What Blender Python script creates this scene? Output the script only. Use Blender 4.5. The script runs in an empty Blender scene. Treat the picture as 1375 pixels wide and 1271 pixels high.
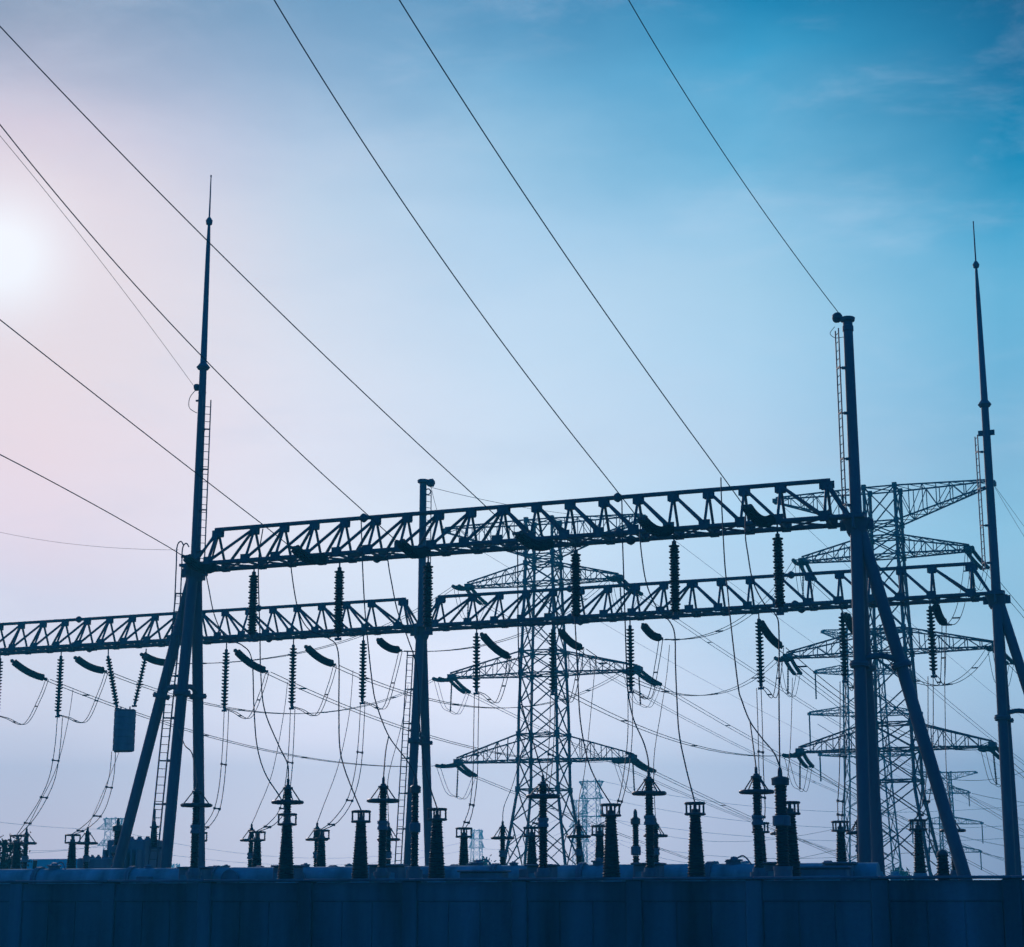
import bpy, math, random
from mathutils import Vector as V, Matrix
random.seed(7)
C = bpy.context.scene
COL = C.collection
PI = math.pi

# ------------------------------------------------------------------ camera
F = 2440.0                      # focal length in pixels of the 1375 px wide photograph
PIT = math.atan2(576.5, F)
CP, SP = math.cos(PIT), math.sin(PIT)
EYE = 1.65
cam = bpy.data.cameras.new('camera'); camo = bpy.data.objects.new('camera', cam); COL.objects.link(camo)
camo.location = (0, 0, EYE); camo.rotation_euler = (PI/2 + PIT, 0, 0)
cam.sensor_width = 36; cam.lens = 36*F/1375; cam.clip_end = 6000; cam.clip_start = .1
C.camera = camo
C.view_settings.view_transform = 'Standard'; C.view_settings.look = 'None'
C.view_settings.exposure = 0; C.view_settings.gamma = 1
C.cycles.max_bounces = 5; C.cycles.diffuse_bounces = 2; C.cycles.volume_bounces = 0
C.cycles.caustics_reflective = False; C.cycles.caustics_refractive = False

def lin(r, g, b):
    f = lambda c: (c/12.92 if c <= .04045 else ((c+.055)/1.055)**2.4)
    return (f(r/255), f(g/255), f(b/255), 1)

# ------------------------------------------------------------------ sky
def dirv(px, py):
    u = (px-687.5)/F; v = (635.5-py)/F
    return u, CP - v*SP, SP + v*CP
SDIR = V(dirv(4, 344)).normalized()                  # the sun stands at the left edge of the picture
SUN_AZ, SUN_EL = math.atan2(SDIR.x, SDIR.y), math.asin(SDIR.z)
W = bpy.data.worlds.new('World'); C.world = W; W.use_nodes = True
nt = W.node_tree; nt.nodes.clear()
def N(t, **k):
    n = nt.nodes.new(t)
    for a, b in k.items(): setattr(n, a, b)
    return n
def lk(a, b): nt.links.new(a, b)
def M(op, a, b=None, clamp=False):
    n = N('ShaderNodeMath', operation=op, use_clamp=clamp)
    for i, x in enumerate((a, b)):
        if x is None: continue
        if isinstance(x, (int, float)): n.inputs[i].default_value = x
        else: lk(x, n.inputs[i])
    return n.outputs[0]
def MR(x, a, b, c=0, d=1):
    n = N('ShaderNodeMapRange', interpolation_type='SMOOTHSTEP')
    lk(x, n.inputs[0])
    for i, q in enumerate((a, b, c, d)): n.inputs[i+1].default_value = q
    return n.outputs[0]
def RAMP(x, stops):
    n = N('ShaderNodeValToRGB'); n.color_ramp.interpolation = 'EASE' if 0 else 'LINEAR'
    e = n.color_ramp.elements
    while len(e) > 1: e.remove(e[0])
    e[0].position = stops[0][0]; e[0].color = lin(*stops[0][1])
    for p, c in stops[1:]:
        q = e.new(p); q.color = lin(*c)
    lk(x, n.inputs[0]); return n.outputs[0]
def MIX(f, a, b, mode='MIX'):
    n = N('ShaderNodeMix', data_type='RGBA', blend_type=mode)
    if isinstance(f, (int, float)): n.inputs[0].default_value = f
    else: lk(f, n.inputs[0])
    for i, x in ((6, a), (7, b)):
        if isinstance(x, tuple): n.inputs[i].default_value = x
        else: lk(x, n.inputs[i])
    return n.outputs[2]
tc = N('ShaderNodeTexCoord'); sx = N('ShaderNodeSeparateXYZ'); lk(tc.outputs['Generated'], sx.inputs[0])
dx, dy, dz = sx.outputs
dot = N('ShaderNodeVectorMath', operation='DOT_PRODUCT'); lk(tc.outputs['Generated'], dot.inputs[0]); dot.inputs[1].default_value = SDIR
cosg = M('MAXIMUM', dot.outputs['Value'], 0.0)
noi = N('ShaderNodeTexNoise'); noi.inputs['Scale'].default_value = 5.0; noi.inputs['Detail'].default_value = 5; noi.inputs['Roughness'].default_value = .55
mp = N('ShaderNodeMapping'); mp.inputs['Scale'].default_value = (1.0, 1.0, 2.6); mp.inputs['Rotation'].default_value = (0, .5, .3)
lk(tc.outputs['Generated'], mp.inputs[0]); lk(mp.outputs[0], noi.inputs['Vector'])
wisp = M('SUBTRACT', noi.outputs[0], .5)
zz = M('ADD', dz, M('MULTIPLY', wisp, -.075))
# colour of the hazy sky by height, at five bearings from the sun side to the far side
HAZE_D, HAZE_S, HAZE_TOP, HAZE_FAR = .00115, (.035, .235, .50), 88.0, 1210.0
ROWS = [0, 100, 200, 300, 400, 500, 600, 700, 800, 900, 1000, 1100, 1200]
SKYTAB = [
 (60, [(86, 128, 168), (136, 154, 190), (196, 186, 212), (230, 212, 224), (242, 222, 228), (244, 224, 230), (242, 220, 230), (234, 218, 234), (214, 214, 236), (208, 214, 237), (194, 200, 228), (182, 189, 220), (178, 185, 218)]),
 (420, [(95, 148, 189), (124, 165, 202), (162, 190, 220), (186, 207, 230), (204, 216, 235), (213, 220, 237), (220, 222, 239), (224, 228, 245), (216, 224, 244), (220, 226, 248), (208, 215, 242), (196, 205, 234), (190, 199, 230)]),
 (680, [(80, 143, 187), (111, 168, 207), (144, 187, 219), (168, 201, 230), (186, 210, 235), (194, 214, 237), (204, 218, 239), (208, 224, 244), (208, 222, 246), (220, 226, 249), (208, 217, 244), (194, 205, 236), (188, 199, 232)]),
 (1000, [(24, 120, 170), (62, 148, 194), (112, 172, 210), (147, 189, 221), (162, 196, 224), (171, 201, 229), (180, 202, 229), (174, 205, 235), (178, 204, 234), (190, 208, 238), (182, 199, 232), (172, 189, 226), (168, 185, 222)]),
 (1345, [(0, 78, 128), (0, 94, 146), (14, 118, 168), (76, 150, 194), (104, 164, 203), (112, 165, 204), (128, 170, 206), (138, 183, 217), (144, 184, 218), (154, 188, 223), (146, 177, 216), (132, 163, 206), (128, 159, 204)])]
def sky_stops(px, cols):
    st = []
    for py, c in zip(ROWS, cols):
        d = V(dirv(px, py)).normalized(); e = max(d.z, .004)
        path = min(HAZE_FAR/d.y, HAZE_TOP/e); tt = math.exp(-HAZE_D*path)
        o = lin(*c); st.append((max(0, d.z), tuple(max(.001, (o[i]-(1-tt)*HAZE_S[i])/tt) for i in range(3))))
    st.sort(); top = st[-1][1]
    st.append((.72, (top[0]*.12, top[1]*.35, top[2]*.5)))
    return st
def RAMPL(x, stops):
    n = N('ShaderNodeValToRGB'); e = n.color_ramp.elements
    while len(e) > 1: e.remove(e[0])
    e[0].position = stops[0][0]; e[0].color = (*stops[0][1], 1)
    for p, c in stops[1:]: q = e.new(p); q.color = (*c, 1)
    lk(x, n.inputs[0]); return n.outputs[0]
front = None; lastx = None
for px, cols in SKYTAB:
    r = RAMPL(zz, sky_stops(px, cols)); xx = V(dirv(px, 560)).normalized().x
    if front is None: front = r
    else:
        n = N('ShaderNodeMapRange'); lk(dx, n.inputs[0]); n.inputs[1].default_value = lastx; n.inputs[2].default_value = xx
        front = MIX(n.outputs[0], front, r)
    lastx = xx
nz = N('ShaderNodeTexNoise'); nz.inputs['Scale'].default_value = 9.0; nz.inputs['Detail'].default_value = 7; nz.inputs['Roughness'].default_value = .62; nz.inputs['Distortion'].default_value = .35
mq = N('ShaderNodeMapping'); mq.inputs['Scale'].default_value = (1.0, 1.0, 3.2); mq.inputs['Rotation'].default_value = (0, -.75, .2)
lk(tc.outputs['Generated'], mq.inputs[0]); lk(mq.outputs[0], nz.inputs['Vector'])
front = MIX(M('MULTIPLY', MR(nz.outputs[0], .46, .80), M('MULTIPLY', MR(dz, .08, .30), .25)), front, lin(214, 222, 240))     # thin cirrus
g1 = M('POWER', cosg, 2200.0); g2 = M('ADD', M('MULTIPLY', M('POWER', cosg, 200.0), .8), M('MULTIPLY', M('POWER', cosg, 50.0), .4))
front = MIX(M('MULTIPLY', g2, .60), front, lin(255, 236, 236))
front = MIX(M('MINIMUM', M('MULTIPLY', g1, 1.2), 1.0), front, (1.2, 1.15, 1.16, 1))
back = RAMP(M('ADD', M('MULTIPLY', dz, .5), .5), [(0, (0, 36, 80)), (.5, (0, 90, 166)), (.75, (0, 70, 150)), (1, (0, 54, 124))])
fb = MR(dy, .62, -.05)
grad = MIX(fb, front, back)
sky = N('ShaderNodeTexSky', sky_type='NISHITA'); sky.sun_disc = False
sky.sun_elevation = SUN_EL; sky.sun_rotation = -SUN_AZ; sky.altitude = 50; sky.dust_density = 3.0
b1 = N('ShaderNodeBackground'); lk(grad, b1.inputs[0]); b1.inputs[1].default_value = 1.0
b2 = N('ShaderNodeBackground'); lk(MIX(1.0, sky.outputs[0], (.05, .55, 1, 1), 'MULTIPLY'), b2.inputs[0]); b2.inputs[1].default_value = .004
ad = N('ShaderNodeAddShader'); lk(b1.outputs[0], ad.inputs[0]); lk(b2.outputs[0], ad.inputs[1])
wo = N('ShaderNodeOutputWorld'); lk(ad.outputs[0], wo.inputs[0])

sun = bpy.data.lights.new('sun', 'SUN'); suno = bpy.data.objects.new('sun', sun); COL.objects.link(suno)
sun.energy = 2.0; sun.angle = math.radians(.6); sun.color = (1, .86, .84)
suno.rotation_euler = (-SDIR).to_track_quat('-Z', 'Y').to_euler()

# ------------------------------------------------------------------ pixel <-> world helpers
def P(px, py, Y):
    x, y, z = dirv(px, py); return V((x/y*Y, Y, EYE + z/y*Y))
def onz(px, py, z):
    x, y, zz = dirv(px, py); return P(px, py, (z-EYE)*y/zz)
HB = 14.15                                      # underside height of the gantry beams
B1L, B1R = onz(262, 762, HB), onz(1150, 697.5, HB)
B2M, B2R = onz(566, 843, HB), onz(1338, 799.5, HB)
D = (B1R-B1L); K = -D.y/D.x; D = D.normalized()             # direction of the rows
D2 = (B2R-B2M).normalized()
PERP = V((-D.y, D.x, 0))                                    # away from the camera
YC1 = B1L.y + K*B1L.x; YC2 = (B2M.y + K*B2M.x + B2R.y + K*B2R.x)/2
def R(px, py, Yc):                                          # pixel ray met with the row that crosses x=0 at Yc
    x, y, z = dirv(px, py); return P(px, py, Yc/(1+K*x/y))
UP = V((0, 0, 1))

# ------------------------------------------------------------------ materials
def mat(name, col, rough=.6, metal=0.0, var=.12, scale=3.0, spec=.4, bump=0.0, streak=False):
    m = bpy.data.materials.new(name); m.use_nodes = True; t = m.node_tree; b = t.nodes['Principled BSDF']
    b.inputs['Roughness'].default_value = rough; b.inputs['Metallic'].default_value = metal
    b.inputs['Specular IOR Level'].default_value = spec
    c = t.nodes.new('ShaderNodeTexCoord'); n = t.nodes.new('ShaderNodeTexNoise'); n.inputs['Scale'].default_value = scale
    n.inputs['Detail'].default_value = 6
    if streak:
        q = t.nodes.new('ShaderNodeMapping'); q.inputs['Scale'].default_value = (1, 1, .12); t.links.new(c.outputs['Object'], q.inputs[0]); t.links.new(q.outputs[0], n.inputs['Vector'])
    else: t.links.new(c.outputs['Object'], n.inputs['Vector'])
    r = t.nodes.new('ShaderNodeValToRGB')
    lo = tuple(x*(1-var*2) for x in col); hi = tuple(min(1, x*(1+var*2)) for x in col)
    r.color_ramp.elements[0].position = .3; r.color_ramp.elements[1].position = .72
    r.color_ramp.elements[0].color = (*lo, 1); r.color_ramp.elements[1].color = (*hi, 1)
    t.links.new(n.outputs[0], r.inputs[0]); t.links.new(r.outputs[0], b.inputs['Base Color'])
    if bump:
        k = t.nodes.new('ShaderNodeBump'); k.inputs['Strength'].default_value = bump; k.inputs['Distance'].default_value = .02
        n2 = t.nodes.new('ShaderNodeTexNoise'); n2.inputs['Scale'].default_value = scale*12; t.links.new(c.outputs['Object'], n2.inputs['Vector'])
        t.links.new(n2.outputs[0], k.inputs['Height']); t.links.new(k.outputs[0], b.inputs['Normal'])
    return m
STEEL = mat('galvanised_steel', (.10, .13, .155), .6, .0, .12, 2.0, .2, streak=True)
PAINT = mat('grey_painted_steel', (.115, .155, .19), .6, 0, .14, 1.2, .2, streak=True)
TOWER = mat('weathered_tower_steel', (.09, .12, .145), .7, 0, .12, .6)
PORC = mat('glazed_porcelain', (.016, .017, .028), .55, 0, .15, 4, .2)
RUBBER = mat('dark_silicone_rubber', (.025, .03, .042), .6, 0, .1, 4, .2)
ALU = mat('dull_aluminium', (.08, .09, .10), .5, .3, .1, 6)
CABLE = mat('aged_conductor', (.05, .06, .07), .7, .1, .1, 8, .1)
DUCT = mat('duct_enamel', (.20, .44, .47), .85, 0, .2, 1.6, .04, streak=True)
CAB = mat('cabinet_enamel', (.19, .26, .30), .7, 0, .12, 2, .1, streak=True)
CONC = mat('cast_concrete', (.145, .195, .205), .9, 0, .34, .9, .2, bump=.5, streak=True)
CONC2 = mat('coping_concrete', (.21, .24, .26), .9, 0, .18, 1.4, .2, bump=.4)
SOIL = mat('dry_soil', (.10, .09, .07), .95, 0, .25, .35, .1, bump=.6)
LEAF = mat('leaf_green', (.03, .045, .03), .8, 0, .3, 1.5, .2)
BARK = mat('bark', (.07, .055, .045), .9, 0, .25, 3, .1)
ROOF = mat('blue_roof_sheet', (.01, .30, .42), .9, 0, .08, 1.0, .0, streak=True)
PLASTER = mat('pale_plaster', (.42, .42, .40), .85, 0, .08, 1.0)
GLASS = mat('window_glass', (.03, .04, .05), .1, 0, .05, 1.0, .6)

# ------------------------------------------------------------------ mesh helpers
def frame(a):
    a = a.normalized(); b = a.cross(UP)
    if b.length < 1e-4: b = V((1, 0, 0))
    b.normalize(); return a, b, a.cross(b).normalized()
class MB:
    def __init__(s): s.v = []; s.f = []
    def rings(s, rs, cap=True, close=False):
        n = len(rs[0]); o = len(s.v)
        for r in rs: s.v.extend(r)
        m = len(rs)
        for i in range(m if close else m-1):
            j = (i+1) % m
            for k in range(n):
                q = (k+1) % n
                s.f.append((o+i*n+k, o+i*n+q, o+j*n+q, o+j*n+k))
        if cap and not close:
            s.f.append(tuple(o+k for k in range(n))[::-1]); s.f.append(tuple(o+(m-1)*n+k for k in range(n)))
        return s
    def lathe(s, p, ax, prof, n=14):            # prof: (distance along axis, radius)
        a, b, c = frame(ax)
        s.rings([[p + a*t + (b*math.cos(2*PI*k/n) + c*math.sin(2*PI*k/n))*r for k in range(n)] for t, r in prof]); return s
    def tube(s, p, q, r, r2=None, n=8):
        return s.lathe(p, q-p, [(0, r), ((q-p).length, r if r2 is None else r2)], n)
    def bar(s, p, q, w):                        # square bar
        a, b, c = frame(q-p); h = w/2
        s.rings([[x + b*i*h + c*j*h for i, j in ((1, 1), (-1, 1), (-1, -1), (1, -1))] for x in (p, q)]); return s
    def path(s, pts, r, n=6):
        rs = []
        for i, p in enumerate(pts):
            t = pts[min(i+1, len(pts)-1)] - pts[max(i-1, 0)]
            a, b, c = frame(t)
            if abs(a.z) > .92: b = V((1, 0, 0)); b = (b - a*b.dot(a)).normalized(); c = a.cross(b)
            if rs:                                # keep the rings from twisting
                pb = prev - a*prev.dot(a)
                if pb.length > 1e-5: b = pb.normalized(); c = a.cross(b)
            prev = b
            rs.append([p + (b*math.cos(2*PI*k/n) + c*math.sin(2*PI*k/n))*r for k in range(n)])
        s.rings(rs); return s
    def ring(s, p, ax, Rr, r, n=24, m=8):
        a, b, c = frame(ax); rs = []
        for i in range(n):
            u = b*math.cos(2*PI*i/n) + c*math.sin(2*PI*i/n)
            rs.append([p + u*(Rr + r*math.cos(2*PI*k/m)) + a*(r*math.sin(2*PI*k/m)) for k in range(m)])
        s.rings(rs, close=True); return s
    def box(s, c, sx, sy, sz, ex=None, ey=None, ez=UP, bev=0.0):
        ex = (ex or V((1, 0, 0))); ey = (ey or V((0, 1, 0)))
        def loop(x, y, z): 
            if bev: 
                q = [(x-bev, y), (x, y-bev), (x, bev-y), (x-bev, -y), (bev-x, -y), (-x, bev-y), (-x, y-bev), (bev-x, y)]
            else: q = [(x, y), (x, -y), (-x, -y), (-x, y)]
            return [c + ex*a + ey*b + ez*z for a, b in reversed(q)]
        X, Y, Z = sx/2, sy/2, sz/2
        if bev: rs = [loop(X-bev, Y-bev, -Z), loop(X, Y, -Z+bev), loop(X, Y, Z-bev), loop(X-bev, Y-bev, Z)]
        else: rs = [loop(X, Y, -Z), loop(X, Y, Z)]
        s.rings(rs); return s
    def build(s, name, m, parent=None, smooth=True):
        me = bpy.data.meshes.new(name); o = bpy.data.objects.new(name, me); COL.objects.link(o)
        off = V((0, 0, 0))
        if parent is not None: off = origin(parent)
        elif s.v:
            off = V((sum(p.x for p in s.v)/len(s.v), sum(p.y for p in s.v)/len(s.v), min(p.z for p in s.v)))
        me.from_pydata([tuple(p-off) for p in s.v], [], s.f); me.materials.append(m)
        if parent is None: o.location = off
        else:
            o.parent = parent
        if smooth:
            me.shade_smooth(); me.set_sharp_from_angle(angle=math.radians(38))
        me.validate()
        return o
def origin(o):
    p = o.location.copy()
    while o.parent: o = o.parent; p += o.location
    return p
def tag(o, label=None, cat=None, group=None, kind=None):
    for k, v in (('label', label), ('category', cat), ('group', group), ('kind', kind)):
        if v: o[k] = v
    return o
def empty(name, loc, label, cat, group=None):
    o = bpy.data.objects.new(name, None); COL.objects.link(o); o.location = loc; o.empty_display_size = .3
    return tag(o, label, cat, group)
def spline(pts, sub=8):
    out = []
    n = len(pts)
    for i in range(n-1):
        p0, p1, p2, p3 = pts[max(i-1, 0)], pts[i], pts[i+1], pts[min(i+2, n-1)]
        for k in range(sub):
            t = k/sub
            out.append(.5*((2*p1) + (p2-p0)*t + (2*p0-5*p1+4*p2-p3)*t*t + (3*p1-p0-3*p2+p3)*t**3))
    out.append(pts[-1]); return out
def sagline(a, b, s, n=24):
    return [a.lerp(b, i/n) - UP*(4*s*(i/n)*(1-i/n)) for i in range(n+1)]
ORD = ['first', 'second', 'third', 'fourth', 'fifth', 'sixth', 'seventh', 'eighth', 'ninth', 'tenth', 'eleventh', 'twelfth', 'thirteenth', 'fourteenth']

# ------------------------------------------------------------------ ground
g = MB(); g.v = [V((-2600, -200, 0)), V((2600, -200, 0)), V((2600, 2600, 0)), V((-2600, 2600, 0))]; g.f = [(0, 1, 2, 3)]
tag(g.build('ground', SOIL, None, False), kind='structure')

# ------------------------------------------------------------------ boundary wall
YW = 47.0
wz = R(553, 1183, YW).z
step = 3.0
w0 = R(553, 1183, YW); w0.z = 0
wall = empty('boundary_wall', w0, 'long dark concrete panel wall with pilasters and a thin coping across the foreground', 'wall')
for i in range(-9, 10):
    a = w0 + D*step*i; b = a + D*step
    MB().box(a + UP*wz*.5, .40, .34, wz, D, PERP, bev=.02).build('pilaster', CONC, wall)
    c = (a+b)/2; m = MB()
    m.box(c + UP*(wz-.26), step-.41, .22, .46, D, PERP)
    for q in (-1, 0, 1):                        # three precast slabs with narrow joints
        m.box(c + D*q*(step-.41)/3 + UP*(wz-.5)*.5, (step-.41)/3-.025, .17, wz-.5, D, PERP, bev=.012)
    m.box(c + UP*(wz-.1)*.5, step-.39, .12, wz-.1, D, PERP)
    m.build('panel', CONC, wall)
    MB().box(c + UP*(wz+.035), step-.012, .44, .07, D, PERP, bev=.015).build('coping', CONC2, wall)

# ------------------------------------------------------------------ gantry beams
def truss(name, A, B, label, d):
    """triangular lattice beam: one top chord, two bottom chords"""
    L = (B-A).length; pr = V((-d.y, d.x, 0)); hw = .68; H = 1.42
    root = empty(name, A.copy(), label, 'gantry beam', 'lattice gantry beams')
    e = .95; n = 18; s0 = (L-2*e)/(n+.5)
    t = [e] + [e + s0*(1.25+i) for i in range(n-1)] + [L-e]
    bot = [[A + d*x + pr*hw*q for x in t] for q in (-1, 1)]
    top = [A + d*x + UP*H for x in t]
    m = MB(); m.tube(top[0]-d*.12, top[-1]+d*.12, .08, n=12)
    for x in (.28, .67):
        p = A + d*L*x + UP*H
        m.lathe(p - d*.16, d, [(0, .07), (.05, .12), (.13, .17), (.155, .17), (.165, .17), (.19, .17), (.27, .12), (.32, .07)], 14)
    m.build('top_chord', STEEL, root)
    for q, row in zip((-1, 1), bot):
        m = MB(); st = A + d*.18 + pr*hw*q; en = B - d*.18 + pr*hw*q
        m.tube(st, en, .085, n=12)
        for x in (.29, .68):
            p = A + d*L*x + pr*hw*q
            m.lathe(p - d*.17, d, [(0, .08), (.05, .13), (.14, .18), (.2, .18), (.29, .13), (.34, .08)], 14)
        m.build('bottom_chord', STEEL, root)
    # web: posts and outward-falling diagonals on both faces, gusset plates
    for q, row in zip((-1, 1), bot):
        m = MB(); k = n//2
        for i in range(n+1):
            m.tube(top[i]-UP*.05, row[i]+UP*.05, .052, n=8)
            if 0 < i <= k: m.tube(top[i]-UP*.05, row[i-1]+UP*.06, .058, n=8)
            if k <= i < n: m.tube(top[i]-UP*.05, row[i+1]+UP*.06, .058, n=8)
        m.tube(top[0], A + d*.2 + pr*hw*q*.6 + UP*.05, .05, n=8); m.tube(top[-1], B - d*.2 + pr*hw*q*.6 + UP*.05, .05, n=8)
        m.tube(top[0]-UP*.1+d*.05, A + d*.2 + pr*hw*q, .04, n=8); m.tube(top[-1]-UP*.1-d*.05, B - d*.2 + pr*hw*q, .04, n=8)
        m.build('web_bracing', STEEL, root)
    m = MB()
    for i in range(n):
        m.bar(bot[0][i], bot[1][i+1], .06); m.bar(bot[1][i], bot[0][i+1], .06)
    for i in range(n+1): m.bar(bot[0][i], bot[1][i], .08)
    m.build('bottom_bracing', STEEL, root)
    m = MB()
    for i in range(n+1):
        w = .26 if i in (0, n//2, n) else .21
        m.box(top[i]-UP*.15, w*2, .03, .26, d, pr)
        m.box(top[i]-UP*.17, w*1.5, .2, .26, d, pr)
        for row in bot: m.box(row[i]+UP*.13, .40, .025, .24, d, pr); m.box(row[i], .30, .2, .2, d, pr)
    m.build('gusset_plates', STEEL, root, False)
    return root
truss('gantry_beam', B1L, B1R, 'nearer, higher lattice beam spanning between the tall left mast and the right column', D)
LB2 = (B2R-B2M).length
B2L = B2M - D2*LB2
truss('gantry_beam', B2L, B2M, 'lower lattice beam running out of the picture on the left of the middle post', D2)
truss('gantry_beam', B2M, B2R, 'lower lattice beam from the middle post to the slim right-hand mast', D2)

# ------------------------------------------------------------------ gantry columns
def ladder(p, q, side, off, w, root, rung=.3, tn=None):
    a = (q-p).normalized(); m = MB(); s = side.normalized(); tn = a.cross(s).normalized() if tn is None else tn.normalized()
    for k in (-1, 1): m.bar(p + s*off + tn*k*w/2, q + s*off + tn*k*w/2, .042)
    L = (q-p).length; i = 0
    while i*rung < L:
        c = p + a*(i*rung) + s*off
        m.tube(c - tn*w/2, c + tn*w/2, .014, n=5); i += 1
    L2 = int(L/1.6)
    for i in range(L2+1):
        c = p + a*(.3 + i*1.6)
        if .3 + i*1.6 < L: m.bar(c, c + s*(off+.02), .05); m.bar(c + s*off - tn*w/2, c + s*off + tn*w/2, .05); m.box(c + s*off*.55, .12, .08, .09)
    m.build('ladder', STEEL, root)
def leg(h, f, r, root, bt):
    m = MB(); m.tube(f, h, r*1.02, r, 22)
    a = (h-f).normalized(); c = f.lerp(h, bt)
    m.lathe(c - a*.12, a, [(0, r), (0, r+.11), (.05, r+.11), (.07, r+.13), (.12, r+.13), (.14, r+.11), (.19, r+.11), (.19, r)], 22)
    m.build('leg', PAINT, root)
    return c
def column(head, d, label, legs, mast, r=.205, braces=()):
    base = V((head.x, head.y, 0))
    pr = V((-d.y, d.x, 0))
    root = empty('gantry_column', base, label, 'steel column', 'steel gantry columns')
    for (u, w) in legs:
        f = base + d*u + pr*w
        leg(head - UP*.15 + d*.07*(1 if u > 0 else -1 if u < 0 else 0) + pr*.12*(1 if w > 0 else -1 if w < 0 else 0), f, r, root, braces[0][2] if braces else .62)
    m = MB()
    m.lathe(head - UP*.55, UP, [(0, .28), (.12, .34), (.36, .38), (.52, .47), (.56, .47), (.56, .36), (.74, .36)], 20)
    m.box(head + UP*.02, .7, 1.2, .10, d, pr)
    for q in (-1, 1): m.box(head - UP*.18 + pr*.5*q, .06, .5, .4, d, pr); m.box(head - UP*.18 + d*.42*q, .28, .06, .34, d, pr)
    m.build('head_bracket', PAINT, root)
    feet = [base + d*u + pr*w for u, w in legs]
    for i, j, t in braces:
        p, q = feet[i].lerp(head, t), feet[j].lerp(head, t)
        pts = [p.lerp(q, k/8) + UP*(.18*math.sin(PI*k/8)) for k in range(9)]
        MB().path(pts, .10, 10).build('brace', PAINT, root)
    prev = (head + UP*.1)
    m = MB(); prof = []
    for z, rr in mast: prof.append((z, rr))
    m.lathe(V((head.x, head.y, 0)), UP, prof, 20)
    m.build('mast', PAINT, root)
    return root
def zat(px, py, head):                      # height of pixel row py above a column's foot
    return P(px, py, head.y).z
# left tripod with lightning mast
h = B1L
z = lambda py, px=272: zat(px, py, h)
c1 = column(h, D, 'tall tripod column with a lightning spike, left end of the upper beam', [(0, -1.5), (0, 1.5), (-3.55, 0)],
    [(HB, .19), (z(640), .165), (z(496), .14), (z(496), .20), (z(493), .27), (z(490), .20), (z(487), .13), (z(330), .085), (z(302), .055), (z(301), .12), (z(296), .14), (z(292), .06), (z(291), .035), (z(238), .022), (z(236), .035), (z(235), .03)],
    braces=[(0, 2, .665), (0, 1, .665)])
ladder(V((h.x, h.y, z(752))), V((h.x, h.y, z(540))), (D*.8 - PERP*.6), .46, .34, c1, tn=D*.8+PERP*.6)
f = V((h.x, h.y, 0)) - PERP*1.5
ladder(f.lerp(h, .12), f.lerp(h, .93), -D - PERP*.3, .50, .30, c1, tn=D*.75+PERP*.66)
m = MB()                                     # hoop handrails over the top of the ladder
for o in (-.2, .2):
    q = h - D*.5 - PERP*.35 + PERP*o
    m.path(spline([q - UP*1.6, q, q + UP*.75, q + UP*.95 + D*.15, q + UP*.8 + D*.28]), .025, 6)
m.build('handrail', STEEL, c1)
m = MB(); p = V((h.x, h.y, z(519)))
m.lathe(p - D*.10, -D, [(0, .05), (.05, .09), (.1, .14), (.22, .14), (.26, .06)], 10); m.box(p - UP*.25, .3, .1, .06, D, PERP); m.box(p - UP*.55 - D*.12, .28, .08, .06, D, PERP)
m.path(spline([p - D*.3 - UP*.1, p - D*.55 - UP*.4, p - D*.55 - UP*.8, p - D*.2 - UP*1.05]), .015, 5)
m.build('wire_anchor', STEEL, c1)
# right column of the upper beam
h = B1R
z = lambda py, px=1143: zat(px, py, h)
c2 = column(h, D, 'stout column with a flat-capped top post, right end of the upper beam', [(0, -1.5), (0, 1.5), (3.5, 0)],
    [(HB, .20), (z(560), .18), (z(445), .165), (z(444), .19), (z(438), .19), (z(437), .165), (z(432), .17), (z(431), .24), (z(427), .26), (z(426), .22)],
    braces=[(0, 2, .66), (0, 1, .66)])
ladder(V((h.x, h.y, z(690))), V((h.x, h.y, z(443))), (-D*.9 - PERP*.5), .40, .34, c2)
p = V((h.x, h.y, z(429)))
m = MB(); m.lathe(p - D*.12 - UP*.02, (-D + UP*.6), [(0, .05), (.1, .08), (.16, .15), (.24, .19), (.32, .19), (.40, .13), (.45, .05)], 14)
m.path(spline([p - D*.45 - UP*.2, p - D*.62 - UP*.42, p - D*.45 - UP*.6, p - D*.15 - UP*.6]), .012, 5)
m.build('wire_anchor', STEEL, c2)
# middle column of the lower beams
h = B2M
z = lambda py, px=570: zat(px, py, h)
c3 = column(h, D2, 'narrow two-legged column with a short flat-topped post, between the two lower beams', [(0, -1.55), (0, 1.55)],
    [(HB, .19), (z(660), .165), (z(649), .165), (z(648), .26), (z(645), .28), (z(644), .25)], braces=[(0, 1, .635)])
ladder(V((h.x, h.y, z(835))), V((h.x, h.y, z(660))), (D*.85 - PERP*.5), .42, .34, c3)
f = V((h.x, h.y, 0)) - PERP*1.55
ladder(f.lerp(h, .1), f.lerp(h, .92), -D - PERP*.3, .46, .28, c3, tn=D*.75+PERP*.66)
p = V((h.x, h.y, z(649)))
m = MB(); m.lathe(p + D*.16, D, [(0, .06), (.08, .15), (.2, .2), (.34, .2), (.42, .1)], 12); m.ring(p + D*.25 - UP*.42, PERP, .14, .03, 16, 6)
m.build('wire_anchor', STEEL, c3)
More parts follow.
